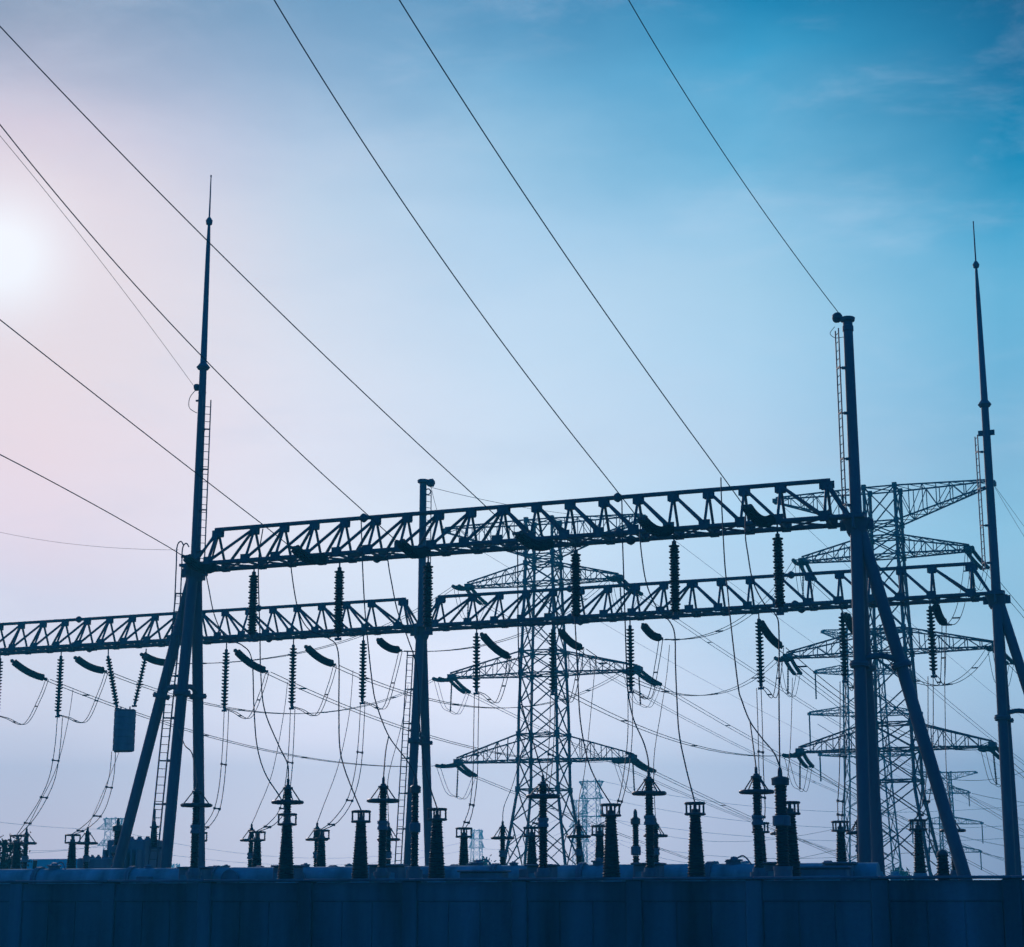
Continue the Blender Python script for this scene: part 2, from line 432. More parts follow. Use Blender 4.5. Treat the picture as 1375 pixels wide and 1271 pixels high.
# right mast of the lower beam
h = B2R
z = lambda py, px=1318: zat(px, py, h)
c4 = column(h, D2, 'slim column with a tall lightning spike at the far right edge', [(0, -1.5), (0, 1.5), (3.5, 0)],
    [(HB, .20), (z(660), .175), (z(546), .16), (z(546), .22), (z(543), .29), (z(539), .2), (z(537), .15), (z(400), .10), (z(360), .055), (z(359), .12), (z(355), .15), (z(351), .07), (z(350), .035), (z(299), .024), (z(297), .03)],
    braces=[(0, 2, .645), (0, 1, .645)])
ladder(V((h.x, h.y, z(765))), V((h.x, h.y, z(585))), (-D*.9 - PERP*.4), .45, .36, c4)
m = MB(); p = V((h.x, h.y, z(581)))
for s in (-1, 1): m.box(p + D*.25*s, .18, .1, .22, D, PERP)
m.build('wire_anchor', STEEL, c4)

# ------------------------------------------------------------------ insulators
def sheds(m, pts, r, pitch, alt=.75, core=.045, n=14):
    """shed discs strung along a curve"""
    L = [0]
    for a, b in zip(pts, pts[1:]): L.append(L[-1] + (b-a).length)
    m.path(pts, core, 8)
    cnt = max(2, int(L[-1]/pitch)); k = 0
    for i in range(cnt):
        s = (i+.5)*L[-1]/cnt
        while k < len(pts)-2 and L[k+1] < s: k += 1
        t = (s-L[k])/(L[k+1]-L[k]); c = pts[k].lerp(pts[k+1], t); a = (pts[k+1]-pts[k]).normalized()
        q = r if i % 2 == 0 else r*alt
        m.lathe(c - a*pitch*.34, a, [(0, core), (pitch*.10, q), (pitch*.30, q), (pitch*.62, core*1.3)], n)
    return m
def hang_insulator(px, y0, y1, Yc, r, label, group, lean=0, x1=None):
    a = R(px, y0, Yc); b = R(px if x1 is None else x1, y1, Yc)
    if x1 is None: b = V((a.x, a.y, b.z))
    root = empty('suspension_insulator', a, label, 'insulator', group)
    ax = (b-a).normalized(); L = (b-a).length
    m = MB(); m.tube(a + UP*.35, a + ax*.05, .03); m.lathe(a - ax*.03, ax, [(0, .04), (.03, .08), (.12, .08), (.16, .05)], 10)
    m.build('hanger', STEEL, root)
    m = MB(); sheds(m, [a + ax*.12, a + ax*(L-.12)], r, .10 if r > .19 else .155, .80 if r > .19 else 1.0, r*(.62 if r > .19 else .42)); m.build('shed_stack', PORC, root)
    m = MB(); m.lathe(b - ax*.16, ax, [(0, .06), (.06, .08), (.14, .08), (.2, .04)], 10); m.box(b + ax*.1, .26, .06, .10, D, PERP); m.bar(b, b + ax*.15, .05)
    m.build('clamp', STEEL, root)
    return b
b1x = [341, 456, 575, 773, 905, 1044]
b1t = [768, 762, 755, 739, 727, 717]; b1b = [856, 854, 846, 832, 826, 820]
B1bot = [hang_insulator(x, t, b, YC1+.62, .195, f'{ORD[i]} thick ribbed insulator from the left hanging under the upper beam', 'insulators hanging under the upper beam') for i, (x, t, b) in enumerate(zip(b1x, b1t, b1b))]
b2x = [0, 82, 304, 394, 488, 640, 742, 846, 1019, 1131, 1249]
b2t = [884, 881, 872, 866, 860, 850, 845, 840, 831, 823, 814]; b2b = [960, 959, 951, 948, 941, 928, 929, 926, 921, 912, 905]
B2bot = [hang_insulator(x, t, b, YC2+.4, .18, f'{ORD[i]} slim ribbed insulator from the left hanging under the lower beam', 'insulators hanging under the lower beam') for i, (x, t, b) in enumerate(zip(b2x, b2t, b2b))]

def tension_insulator(a, b, label, group, sag=.10, r=.175, double=False, sub=10):
    root = empty('tension_insulator', a, label, 'insulator', group)
    L = (b-a).length; ax = (b-a).normalized(); sd = ax.cross(UP).normalized()
    offs = (-.24, .24) if double else (0,)
    for o in offs:
        pts = sagline(a + sd*o + ax*.2, b + sd*o - ax*.12, sag, sub)
        m = MB(); sheds(m, pts, r, .06, 1.0, r*.8, 12); m.build('shed_stack', RUBBER, root)
    m = MB(); m.bar(a, a + ax*.22, .07)
    if double: m.bar(a + ax*.2 - sd*.28, a + ax*.2 + sd*.28, .08)
    m.box(a + ax*.1, .12, .12, .16, ax, sd, ax.cross(sd)); m.build('anchor_link', STEEL, root)
    m = MB(); m.bar(b - ax*.14, b + ax*.12, .08); m.bar(b - sd*(.26 if double else .16), b + sd*(.26 if double else .16), .08); m.build('yoke', STEEL, root)
    return b + ax*.1
# upper beam: strings pulled towards the viewer
t1 = [((292, 763), (248, 747)), ((440, 750), (393, 735)), ((578, 741), (535, 727)), ((745, 731), (693, 716)), ((905, 712), (860, 697)), ((1040, 700), (1001, 680))]
T1 = []
for i, (a, b) in enumerate(t1):
    A = R(a[0], a[1], YC1-.7); Bp = R(b[0], b[1], YC1-2.4)
    T1.append(tension_insulator(A, Bp, f'{ORD[i]} drooping dark insulator from the left on the front of the upper beam', 'tension insulators on the upper beam', .22, .185))
# lower beam: strings pulled away from the viewer
t2 = [((14, 886), (61, 911)), ((99, 882), (141, 901)), ((188, 878), (231, 890)), ((314, 872), (357, 901)), ((409, 867), (448, 892)), ((506, 858), (536, 873)),
      ((645, 850), (683, 882)), ((750, 845), (780, 870)), ((862, 838), (886, 857)), ((1018, 832), (1048, 868)), ((1135, 823), (1152, 852)), ((1255, 811), (1267, 836))]
T2 = []
for i, (a, b) in enumerate(t2):
    A = R(a[0], a[1], YC2+.7); Bp = R(b[0], b[1], YC2+2.4)
    T2.append(tension_insulator(A, Bp, f'{ORD[i]} slanting dark insulator from the left behind the lower beam', 'tension insulators on the lower beam', .12, .18))

# line trap hung from a V of two insulators
LTp = R(167, 980, YC2+.4)
ya = hang_insulator(145, 881, 949, YC2+.4, .15, 'thick leaning insulator, left arm of the V holding the cylinder', 'V of insulators above the line trap', x1=157)
yb = hang_insulator(196, 880, 945, YC2+.4, .14, 'thin leaning ribbed insulator, right arm of the V holding the cylinder', 'V of insulators above the line trap', x1=181)
zt, zb = R(167, 953, YC2+.4).z, R(167, 1009, YC2+.4).z
lt = empty('line_trap', V((LTp.x, LTp.y, zb)), 'dark drum-shaped line trap hanging from two insulators near the left edge', 'line trap')
pb = V((LTp.x, LTp.y, zb)); Hh = zt-zb; prof = [(0, .05), (0, .40), (.04, .53)]
for k in range(6): prof += [(.06+k*(Hh-.1)/6, .53), (.05+(k+.86)*(Hh-.1)/6, .53), (.05+(k+.9)*(Hh-.1)/6, .505), (.05+(k+.99)*(Hh-.1)/6, .505)]
prof += [(Hh-.04, .55), (Hh, .5), (Hh, .05)]
MB().lathe(pb, UP, prof, 28).build('drum', CAB, lt)
m = MB()
for s in (-1, 1): m.bar(V((LTp.x, LTp.y, zt)) + D*.26*s, V((LTp.x, LTp.y, zt)) + D*.26*s + UP*.16, .06)
m.box(pb + UP*Hh, 1.0, .1, .05, D, PERP); m.box(pb + UP*.0, 1.0, .1, .05, D, PERP); m.build('spider', STEEL, lt)

# ------------------------------------------------------------------ switchyard equipment
def shed_body(m, p, z0, z1, r0, r1, pitch=.075, rim=.035, n=16):
    prof = [(z0, r0-rim)]; k = int((z1-z0)/pitch)
    for i in range(k):
        t = i/k; r = r0 + (r1-r0)*t; z = z0 + (z1-z0)*t; q = r if i % 2 == 0 else r - rim*.45
        prof += [(z+pitch*.1, r-rim), (z+pitch*.3, q), (z+pitch*.5, q), (z+pitch*.95, r-rim)]
    m.lathe(V((p.x, p.y, 0)), UP, prof, n)
def px2m(n, Y): return n*Y/2480
def bushing(px, ytop, Yc, label, group, rt, rb, cage=.27, ybot=1182):
    p = R(px, ytop, Yc); zt = p.z; g = V((p.x, p.y, 0)); zb = max(1.6, R(px, ybot, Yc).z)
    root = empty('tapered_bushing', g, label, 'bushing', group)
    MB().lathe(g, UP, [(0, rb+.12), (zb-.3, rb+.12), (zb-.3, rb+.2), (zb-.22, rb+.2), (zb-.22, rb+.04), (zb, rb)], 18).build('turret', DUCT, root)
    ch = .36
    m = MB(); shed_body(m, g, zb, zt-ch, rb, rt); m.build('shed_stack', PORC, root)
    m = MB(); m.lathe(g + UP*(zt-ch), UP, [(-.02, rt*.8), (.02, rt*1.05), (.06, rt*1.05), (.07, rt*.65), (.17, rt*.65), (.18, .05), (ch-.02, .045), (ch, .03)], 14)
    tc_ = m.build('terminal_cap', ALU, root)
    m = MB()
    for zz in (zt-.03, zt-ch+.03): m.ring(g + UP*zz, UP, cage, .034, 26, 8)
    for k in range(4):
        a = PI/4*0 + k*PI/2 + .38
        u = V((math.cos(a), math.sin(a), 0))*cage; m.tube(g + UP*(zt-.03) + u, g + UP*(zt-ch+.03) + u, .028, n=6); m.tube(g + UP*(zt-ch+.03) + u, g + UP*(zt-ch+.03), .02, n=6)
    m.build('corona_cage', ALU, tc_)
    return V((g.x, g.y, zt))
def arrester(px, ytop, yring, ymid, Yc, label, group, R_ring, r, ybot=1165):
    p = R(px, ytop, Yc); zt = p.z; g = V((p.x, p.y, 0)); zr = R(px, yring, Yc).z; zm = R(px, ymid, Yc).z; zb = R(px, ybot, Yc).z
    s = r/.14
    root = empty('surge_arrester', g, label, 'surge arrester', group)
    MB().lathe(g, UP, [(0, .22), (zb-.25, .22), (zb-.25, .27*s), (zb-.12, .27*s), (zb-.12, .2*s), (zb, .18*s)], 14).build('pedestal', CAB, root)
    cap = .34*s
    m = MB(); shed_body(m, g, zb, zm-.14*s, r*1.08, r*1.08); m.build('shed_stack', PORC, root)
    m = MB(); shed_body(m, g, zm+.14*s, zt-cap, r, r); m.build('shed_stack', PORC, root)
    MB().lathe(g + UP*zm, UP, [(-.15*s, r*.8), (-.14*s, r*1.25), (-.05*s, r*1.25), (-.04*s, r*1.05), (.04*s, r*1.05), (.05*s, r*1.25), (.14*s, r*1.25), (.15*s, r*.8)], 16).build('mid_flange', CAB, root)
    m = MB(); m.lathe(g + UP*(zt-cap), UP, [(-.02, r*.7), (0, r*1.2), (.05, r*1.2), (.07, r*.7), (.12, r*.6), (.13, .045), (cap-.03, .045), (cap, .02)], 14); m.build('terminal_cap', ALU, root)
    m = MB(); m.ring(g + UP*zr, UP, R_ring, .055*s**.5, 32, 10)
    for k in range(4):
        a = k*PI/2 + .5; u = V((math.cos(a), math.sin(a), 0)); m.tube(g + UP*(zt-cap+.03) + u*r*.9, g + UP*zr + u*R_ring, .02, n=6)
    m.build('grading_ring', ALU, root)
    return V((g.x, g.y, zt))
def cvt(px, ytop, ymid, Yc, label, group, r, ybot=1163):
    p = R(px, ytop, Yc); zt = p.z; g = V((p.x, p.y, 0)); zm = R(px, ymid, Yc).z; zb = R(px, ybot, Yc).z
    root = empty('voltage_transformer', g, label, 'voltage transformer', group)
    MB().lathe(g, UP, [(0, .25), (zb-.1, .25), (zb-.1, r*1.4), (zb, r*1.4), (zb, r)], 14).build('pedestal', CAB, root)
    m = MB(); shed_body(m, g, zb, zm-.14, r, r); m.build('shed_stack', PORC, root)
    m = MB(); shed_body(m, g, zm+.14, zt-.5, r*.95, r*.95); m.build('shed_stack', PORC, root)
    m = MB(); m.lathe(g + UP*zm, UP, [(-.15, r*.9), (-.13, r*1.3), (.13, r*1.3), (.15, r*.9)], 14); m.box(g + UP*zm - PERP*r*1.2, r*1.2, .1, .2, D, PERP); m.build('mid_flange', CAB, root)
    MB().lathe(g + UP*(zt-.5), UP, [(-.01, r*.8), (0, r*1.25), (.18, r*1.3), (.22, r*.9), (.24, .07), (.42, .06), (.5, .025)], 16).build('terminal_cap', ALU, root)
    return V((g.x, g.y, zt))
YA, YCC, YB, YD, YE = 54.0, 56.0, 67.5, 69.5, 55.0
TOP = {}
GA = 'large bushings in the front row'
for i, (x, y) in enumerate([(386, 1092), (485, 1088), (587, 1085), (820, 1079), (933, 1077), (1060, 1076)]):
    TOP['A', x] = bushing(x, y, YA, f'{ORD[i]} large dark tapered bushing from the left just behind the wall', GA, .165, .275, .27)
GB = 'smaller bushings in the back row'
for i, (x, y) in enumerate([(24, 1121), (98, 1120), (268, 1117), (346, 1116), (432, 1114), (623, 1111), (714, 1110), (805, 1108), (1021, 1104), (1128, 1102), (1232, 1100)]):
    TOP['B', x] = bushing(x, y, YB, f'{ORD[i]} smaller tapered bushing with a square cage, counted from the left, back row', GB, .15, .225, .285, 1172)
for i, (x, y, q, w) in enumerate([(265, 1050, 1081, 1113), (387, 1045, 1077, 1110), (515, 1043, 1075, 1108), (729, 1040, 1069, 1104), (871, 1033, 1065, 1101), (1015, 1029, 1063, 1101)]):
    TOP['C', x] = arrester(x, y, q, w, YCC, f'{ORD[i]} tall ringed surge arrester from the left, standing above the pale ducts', 'tall ringed surge arresters', .465, .135)
for i, (x, y, q) in enumerate([(36, 1112, 1132), (118, 1110, 1132), (338, 1106, 1128), (426, 1104, 1127), (522, 1104, 1127), (675, 1102, 1125), (777, 1100, 1123), (880, 1098, 1122), (1050, 1095, 1119), (1152, 1094, 1118), (1278, 1092, 1115)]):
    TOP['D', x] = arrester(x, y, q, q+21, YD, f'{ORD[i]} short ringed surge arrester from the left, in the back row', 'short ringed surge arresters', .40, .115, 1168)
for x, y, q, Yc, r, l in [(558, 1042, 1111, YE, .13, 'two-tier dark voltage transformer standing before the middle column'), (1047, 1029, 1102, 53.0, .19, 'stoutest two-tier voltage transformer, beside the sixth tall ringed arrester'),
                        (853, 1086, 1142, 62.0, .125, 'short smooth two-tier voltage transformer left of a tall ringed arrester'), (159, 1098, 1140, 66.0, .16, 'dark voltage transformer behind the sloping left leg')]:
    TOP['E', x] = cvt(x, y, q, Yc, l, 'two-tier voltage transformers', r)

# lone stout bushing by the strut of the right column
p = R(1265, 1140, 52.5); g = V((p.x, p.y, 0))
root = empty('stub_bushing', g, 'short round-topped dark bushing by the foot of the sloping right strut', 'bushing')
MB().lathe(g, UP, [(0, .26), (p.z-.95, .26), (p.z-.95, .32), (p.z-.85, .32), (p.z-.85, .2)], 16).build('turret', DUCT, root)
m = MB(); shed_body(m, g, p.z-.85, p.z-.12, .20, .15); m.build('shed_stack', PORC, root)
MB().lathe(g + UP*(p.z-.14), UP, [(0, .15), (.06, .14), (.11, .08), (.14, .02)], 14).build('terminal_cap', ALU, root)
# gas-insulated ducts: three long pipes behind the wall
def duct(Yc, zc, r, x0, x1, label, gap):
    a, b = R(x0, 1180, Yc), R(x1, 1180, Yc); a.z = b.z = zc
    root = empty('gas_duct', V((a.x, a.y, zc)), label, 'pipe', 'gas insulated ducts behind the wall')
    L = (b-a).length; d = (b-a).normalized()
    pipe = MB().tube(a, b, r, n=28).build('pipe', DUCT, root)
    x = 1.0; k = 0
    while x < L-1:
        m = MB(); c = a + d*x
        m.lathe(c - d*.09, d, [(0, r), (0, r+.07), (.08, r+.07), (.085, r+.05), (.095, r+.05), (.10, r+.07), (.18, r+.07), (.18, r)], 28)
        for j in range(16):
            u = V((0, 0, 1))*math.cos(j*PI/8) + PERP*math.sin(j*PI/8)
            m.tube(c - d*.12 + u*(r+.045), c + d*.12 + u*(r+.045), .016, n=5)
        m.build('flange', CAB, pipe)
        if k % 2 == 0:
            m = MB(); q = c + d*.6 + UP*r
            m.lathe(q - UP*.05, UP, [(0, .13), (.09, .13), (.10, .16), (.13, .16), (.14, .07), (.17, .05)], 12); m.build('valve', CAB, pipe)
        rr = random.random(); q = c + d*(.5 + .8*random.random()); m = MB()
        if rr < .35:
            m.lathe(q - PERP*(r*.7), -PERP, [(0, .26), (.3, .26), (.31, .32), (.36, .32), (.37, .22), (.44, .14), (.47, .02)], 16); m.build('inspection_port', CAB, pipe)
        elif rr < .65:
            m.box(q - PERP*(r+.14) + UP*(random.uniform(-.1, .2)), .34+.3*random.random(), .3, .4, d, PERP, bev=.02); m.build('junction_box', CAB, pipe)
        else:
            m.lathe(q + UP*(r-.05), UP, [(0, .2), (.12, .2), (.13, .26), (.17, .26), (.18, .12), (.24, .1), (.26, .03)], 14); m.path(spline([q + UP*(r+.1), q + UP*(r+.22) + d*.3, q + UP*(r-.1) + d*.62 - PERP*.2]), .025, 5); m.build('gas_port', CAB, pipe)
        if k % 3 == 1:
            MB().box(V((c.x, c.y, (zc-r)/2)), .25, .6, zc-r, d, PERP).build('support', CAB, root)
        x += gap*(.75 + .5*((k*37) % 10)/10); k += 1
    return root
zd = R(687, 1165, 58.5).z
duct(58.5, zd-.32, .40, -60, 1180, 'long pale front pipe running just above the top of the wall', 3.4)
duct(62.0, zd-.20, .33, 250, 700, 'second pale pipe behind the front pipe, left half', 2.6)
duct(64.0, zd-.45, .36, -40, 420, 'pale pipe at the far left behind the front pipe', 3.0)
# breaker tanks, cabinets and clutter along the ducts
def breaker(px, Yc, ytop, label):
    p = R(px, ytop, Yc); g = V((p.x, p.y, 0)); z = p.z
    root = empty('circuit_breaker', g, label, 'circuit breaker', 'breaker tanks along the ducts')
    m = MB()
    for k in (-1, 0, 1):
        c = g + D*k*.48
        m.tube(c - PERP*1.2 + UP*(z-.55), c + PERP*1.2 + UP*(z-.55), .20, n=20)
        m.lathe(c - PERP*1.2 + UP*(z-.55), -PERP, [(0, .23), (.05, .23), (.06, .19), (.12, .12), (.15, .02)], 20)
    tank = m.build('tank', DUCT, root)
    for k in (-1, 0, 1):
        c = g + D*k*.48
        MB().lathe(c + UP*(z-.32), UP, [(0, .13), (.08, .15), (.14, .15), (.16, .21), (.22, .21), (.23, .13), (.30, .13), (.32, .10)], 16).build('dome', DUCT, tank)
    MB().box(g + UP*(z-1.0)/2, 1.5, .5, z-1.0, D, PERP).build('frame', CAB, root)
breaker(980, 60, 1156, 'three domed breaker tanks near the fifth large bushing')
breaker(1180, 60.5, 1170, 'breaker tanks low behind the stout right column')
breaker(460, 66, 1167, 'breaker tanks low behind the second large bushing')
def cabinet(px, Yc, ytop, w, label):
    p = R(px, ytop, Yc); g = V((p.x, p.y, 0)); z = p.z
    root = empty('control_cabinet', g, label, 'cabinet', 'control cabinets behind the wall')
    bd = MB().box(g + UP*z/2, w, .6, z, D, PERP, bev=.03).build('body', CAB, root)
    MB().box(g + UP*(z-.75) - PERP*.31, w*.8, .03, 1.1, D, PERP, bev=.01).build('door', DUCT, bd)
    MB().box(g + UP*(z+.03), w+.12, .74, .06, D, PERP, bev=.02).build('lid', CAB, bd)
for x, Yc, y, w, l in [(650, 57.0, 1171, 1.4, 'low grey cabinet left of the big pylon foot'), (1095, 57, 1166, 1.9, 'wide pale cabinet under the tenth cage-topped bushing'), (1046, 57, 1160, 1.0, 'square cabinet below the stoutest voltage transformer'),
                    (262, 57.5, 1166, .9, 'small cabinet at the left column foot'), (728, 57, 1163, .8, 'small cabinet below the fourth tall ringed arrester'), (871, 57, 1161, .8, 'small cabinet below the fifth tall ringed arrester'), (387, 57.2, 1164, .8, 'small cabinet below the second tall ringed arrester'),
                    (520, 57.2, 1163, 1.0, 'small cabinet below the third tall ringed arrester'), (1128, 58, 1160, .8, 'small cabinet below the tenth cage-topped bushing')]:
    cabinet(x, Yc, y, w, l)
# power transformer at the left
p = R(186, 1128, 74); g = V((p.x, p.y, 0)); zt = p.z
tr = empty('power_transformer', g, 'boxy grey power transformer with cooling fins between the left column legs', 'transformer')
tk = MB().box(g + UP*zt/2, 1.9, 2.0, zt, D, PERP, bev=.05).build('tank', CAB, tr)
for k in range(7):
    m = MB(); m.box(g + D*(k-3)*.27 - PERP*1.15 + UP*zt*.5, .08, .5, zt*.8, D, PERP); m.build('fin', CAB, tk)
for k in (-.75, -.35, .05, .45):
    MB().lathe(g + D*k + UP*zt, UP, [(-.02, .13), (.07, .13), (.09, .09), (.16, .09), (.17, .03)], 10).build('cover', CAB, tk)
q = g + D*.95 - PERP*.3
m = MB(); shed_body(m, q, zt-.35, zt+.5, .19, .13); bs = m.build('bushing', PORC, tr)
MB().lathe(q + UP*(zt+.5), UP, [(0, .2), (.06, .2), (.08, .1), (.3, .04), (.8, .03)], 10).build('bushing_cap', ALU, bs)
p = R(132, 1152, 72); g = V((p.x, p.y, 0)); z = p.z
rd = empty('radiator_bank', g, 'low dark radiator bank beside the grey transformer', 'radiator')
MB().box(g + UP*z/2, 1.5, .9, z, D, PERP, bev=.04).build('casing', CAB, rd)
for k in range(5): MB().lathe(g + D*(k-2)*.3 + UP*z, UP, [(-.02, .12), (.06, .12), (.08, .06), (.14, .05)], 10).build('cover', CAB, rd)

# ------------------------------------------------------------------ wires of the yard
def wire(pts, Y0, Y1, r, label, group, cat='wire', end=None, name='dropper_wire', start=None):
    n = len(pts); L = [0]
    for a, b in zip(pts, pts[1:]): L.append(L[-1] + math.hypot(b[0]-a[0], b[1]-a[1]))
    w = [R(x, y, Y0 + (Y1-Y0)*l/L[-1]) for (x, y), l in zip(pts, L)]
    if end is not None: w[-1] = end.copy()
    if start is not None: w[0] = start.copy()
    m = MB(); m.path(spline(w, 7), r, 6)
    return tag(m.build(name, CABLE), label, cat, group), w
G1 = 'droppers from the upper beam'
Ys = YC1-2.4; Ye = YCC
def dr(pts, label, end=None): wire(pts, Ys, YE if end is None else (end.y + K*end.x), .021, label, G1, end=end)
E = TOP
dr([(276, 768), (280, 788), (288, 826), (303, 856), (325, 866), (338, 885), (341, 950), (345, 1000), (356, 1038), (376, 1070), (386, 1092)], 'curving wire from the left column down to the first large bushing', E['A', 386])
dr([(353, 710), (347, 758), (349, 850), (350, 900), (355, 952), (374, 1000), (386, 1025), (387, 1045)], 'wire hanging from the second overhead line to the second tall ringed arrester', E['C', 387])
dr([(391, 740), (391, 763), (400, 817), (415, 845), (440, 856), (454, 875), (455, 950), (456, 1000), (462, 1030), (474, 1062), (485, 1088)], 'curving wire from the second drooping insulator to the second large bushing', E['A', 485])
dr([(485, 700), (487, 763), (490, 819), (494, 862), (500, 918), (506, 947), (522, 988), (546, 1020), (558, 1042)], 'long wire sweeping down to the voltage transformer before the middle column', E['E', 558])
dr([(522, 988), (518, 1008), (515, 1043)], 'short branch wire down to the third tall ringed arrester', E['C', 515])
dr([(521, 733), (521, 753), (526, 783), (534, 821), (548, 858), (560, 900), (564, 980), (573, 1040), (587, 1085)], 'wire passing the middle post down to the third large bushing', E['A', 587])
dr([(693, 722), (695, 742), (696, 860), (700, 940), (717, 1000), (729, 1040)], 'thin vertical wire before the central pylon down to the fourth ringed arrester', E['C', 729])
dr([(772, 832), (774, 870), (776, 915), (780, 973), (793, 1031), (820, 1079)], 'curving wire right of the central pylon down to the fourth large bushing', E['A', 820])
dr([(835, 670), (836, 727), (838, 788), (840, 854), (842, 914), (846, 946), (852, 969), (864, 996), (870, 1018), (871, 1033)], 'wire dropping from the fifth overhead line to the fifth ringed arrester', E['C', 871])
dr([(860, 703), (860, 730), (868, 783), (884, 819), (899, 834), (906, 852), (907, 892), (909, 940), (912, 985), (921, 1030), (933, 1077)], 'curving wire beside the fifth thick insulator down to the fifth large bushing', E['A', 933])
dr([(968, 641), (969, 676), (973, 753), (977, 793), (981, 834), (991, 920), (996, 940), (1007, 968), (1024, 992), (1039, 1010), (1047, 1029)], 'long wire sweeping down to the stoutest voltage transformer', E['E', 1047])
dr([(1007, 968), (1011, 998), (1015, 1029)], 'short branch wire down to the sixth tall ringed arrester', E['C', 1015])
dr([(1001, 690), (1001, 720), (1004, 742), (1011, 780), (1026, 810), (1042, 826), (1046, 850), (1046, 940), (1047, 1029)], 'wire curving beside the sixth thick insulator, then vertical', E['E', 1047])
dr([(240, 978), (248, 1000), (258, 1012), (265, 1050)], 'short wire crossing the left column legs to the first ringed arrester', E['C', 265])

G2 = 'twin droppers from the lower beam'
def twin(root_label, a, b, Y0, Y1, sp, end):
    w = None
    r0 = R(a[0][0], a[0][1], Y0)
    root = empty('twin_dropper', r0, root_label, 'wire', G2)
    ws = []
    for pts, ex in ((a, -.06), (b, .06)):
        L = [0]
        for p, q in zip(pts, pts[1:]): L.append(L[-1] + math.hypot(q[0]-p[0], q[1]-p[1]))
        w = [R(x, y, Y0 + (Y1-Y0)*l/L[-1]) for (x, y), l in zip(pts, L)]
        w[-1] = end + D*ex
        s = spline(w, 8); MB().path(s, .018, 6).build('wire', CABLE, root); ws.append(s)
    for t in sp:
        p, q = ws[0][int(t*(len(ws[0])-1))], ws[1][int(t*(len(ws[1])-1))]
        m = MB(); m.bar(p, q, .055); m.box(p, .09, .09, .09); m.box(q, .09, .09, .09); m.build('spacer', ALU, root)
def tw(a, dxs, end, label, sp=(.3, .6, .85)):
    b = [(x+d, y+1) for (x, y), d in zip(a, dxs)]
    twin(label, a, b, YC2+.4, YB, sp, end)
n6 = lambda n: [7, 7, 6, 6, 7, 6, 5, 4, 3][:n]
tw([(77, 962), (74, 1000), (67, 1040), (55, 1070), (38, 1098), (24, 1121)], [7, 7, 8, 8, 8, 5], E['B', 24], 'leftmost pair of wires curving down to the first cage-topped bushing')
tw([(150, 1009), (147, 1040), (138, 1072), (126, 1095), (108, 1112), (98, 1120)], [5, 6, 8, 9, 8, 4], E['B', 98], 'pair of wires from the hanging drum to the second cage-topped bushing')
tw([(301, 953), (299, 1000), (295, 1050), (288, 1085), (276, 1106), (268, 1117)], [6, 6, 6, 7, 7, 4], E['B', 268], 'pair of wires dropping right of the left column')
tw([(390, 951), (388, 1000), (384, 1045), (376, 1085), (360, 1106), (346, 1116)], [6, 6, 7, 8, 8, 6], E['B', 346], 'pair of wires from the fourth slim insulator')
tw([(484, 944), (482, 985), (477, 1034), (466, 1074), (446, 1102), (432, 1114)], [6, 6, 7, 7, 8, 5], E['B', 432], 'pair of wires from the fifth slim insulator')
tw([(637, 931), (636, 985), (635, 1040), (631, 1080), (625, 1100), (622, 1111)], [6, 6, 6, 5, 6, 4], E['B', 623], 'pair of wires left of the central pylon')
tw([(739, 932), (738, 985), (734, 1040), (726, 1085), (718, 1102), (714, 1110)], [6, 6, 6, 5, 6, 4], E['B', 714], 'pair of wires in front of the central pylon')
tw([(843, 929), (843, 985), (838, 1035), (830, 1075), (818, 1098), (805, 1108)], [6, 6, 6, 5, 6, 4], E['B', 805], 'pair of wires right of the central pylon')
tw([(1016, 924), (1018, 985), (1019, 1030), (1022, 1070), (1022, 1092), (1020, 1104)], [6, 6, 6, 5, 5, 4], E['B', 1021], 'pair of wires behind the sixth tall ringed arrester')
tw([(1128, 915), (1128, 985), (1127, 1040), (1125, 1075), (1125, 1090), (1126, 1102)], [7, 8, 8, 7, 6, 5], E['B', 1128], 'pair of wires left of the stout right column')
tw([(1246, 908), (1246, 985), (1244, 1040), (1240, 1075), (1234, 1090), (1230, 1100)], [7, 7, 7, 7, 6, 5], E['B', 1232], 'pair of wires right of the stout right column')
G3 = 'single wires to the short arresters'
def sg(pts, end, label): wire(pts, YC2+3.5, YD, .015, label, G3, end=end)
sg([(98, 926), (91, 970), (76, 1030), (52, 1080), (36, 1112)], E['D', 36], 'thin wire to the first short ringed arrester')
sg([(160, 1009), (148, 1040), (127, 1090), (118, 1110)], E['D', 118], 'thin wire from the hanging drum to the second short arrester')
sg([(386, 916), (381, 958), (366, 1036), (346, 1088), (338, 1106)], E['D', 338], 'thin wire to the third short ringed arrester')
sg([(474, 900), (469, 958), (455, 1025), (435, 1080), (426, 1104)], E['D', 426], 'thin wire to the fourth short ringed arrester')
sg([(548, 920), (540, 970), (522, 1040), (521, 1080), (522, 1104)], E['D', 522], 'thin wire to the fifth short ringed arrester')
sg([(715, 930), (706, 985), (690, 1048), (677, 1082), (675, 1102)], E['D', 675], 'thin wire to the sixth short ringed arrester')
sg([(800, 880), (797, 917), (786, 1028), (778, 1070), (777, 1100)], E['D', 777], 'thin wire to the seventh short ringed arrester')
sg([(899, 866), (895, 908), (887, 958), (878, 1020), (880, 1098)], E['D', 880], 'thin wire to the eighth short ringed arrester')
sg([(1064, 910), (1062, 985), (1058, 1040), (1050, 1095)], E['D', 1050], 'thin wire to the ninth short ringed arrester')
sg([(1268, 850), (1269, 950), (1271, 1040), (1278, 1092)], E['D', 1278], 'thin wire to the eleventh short ringed arrester')
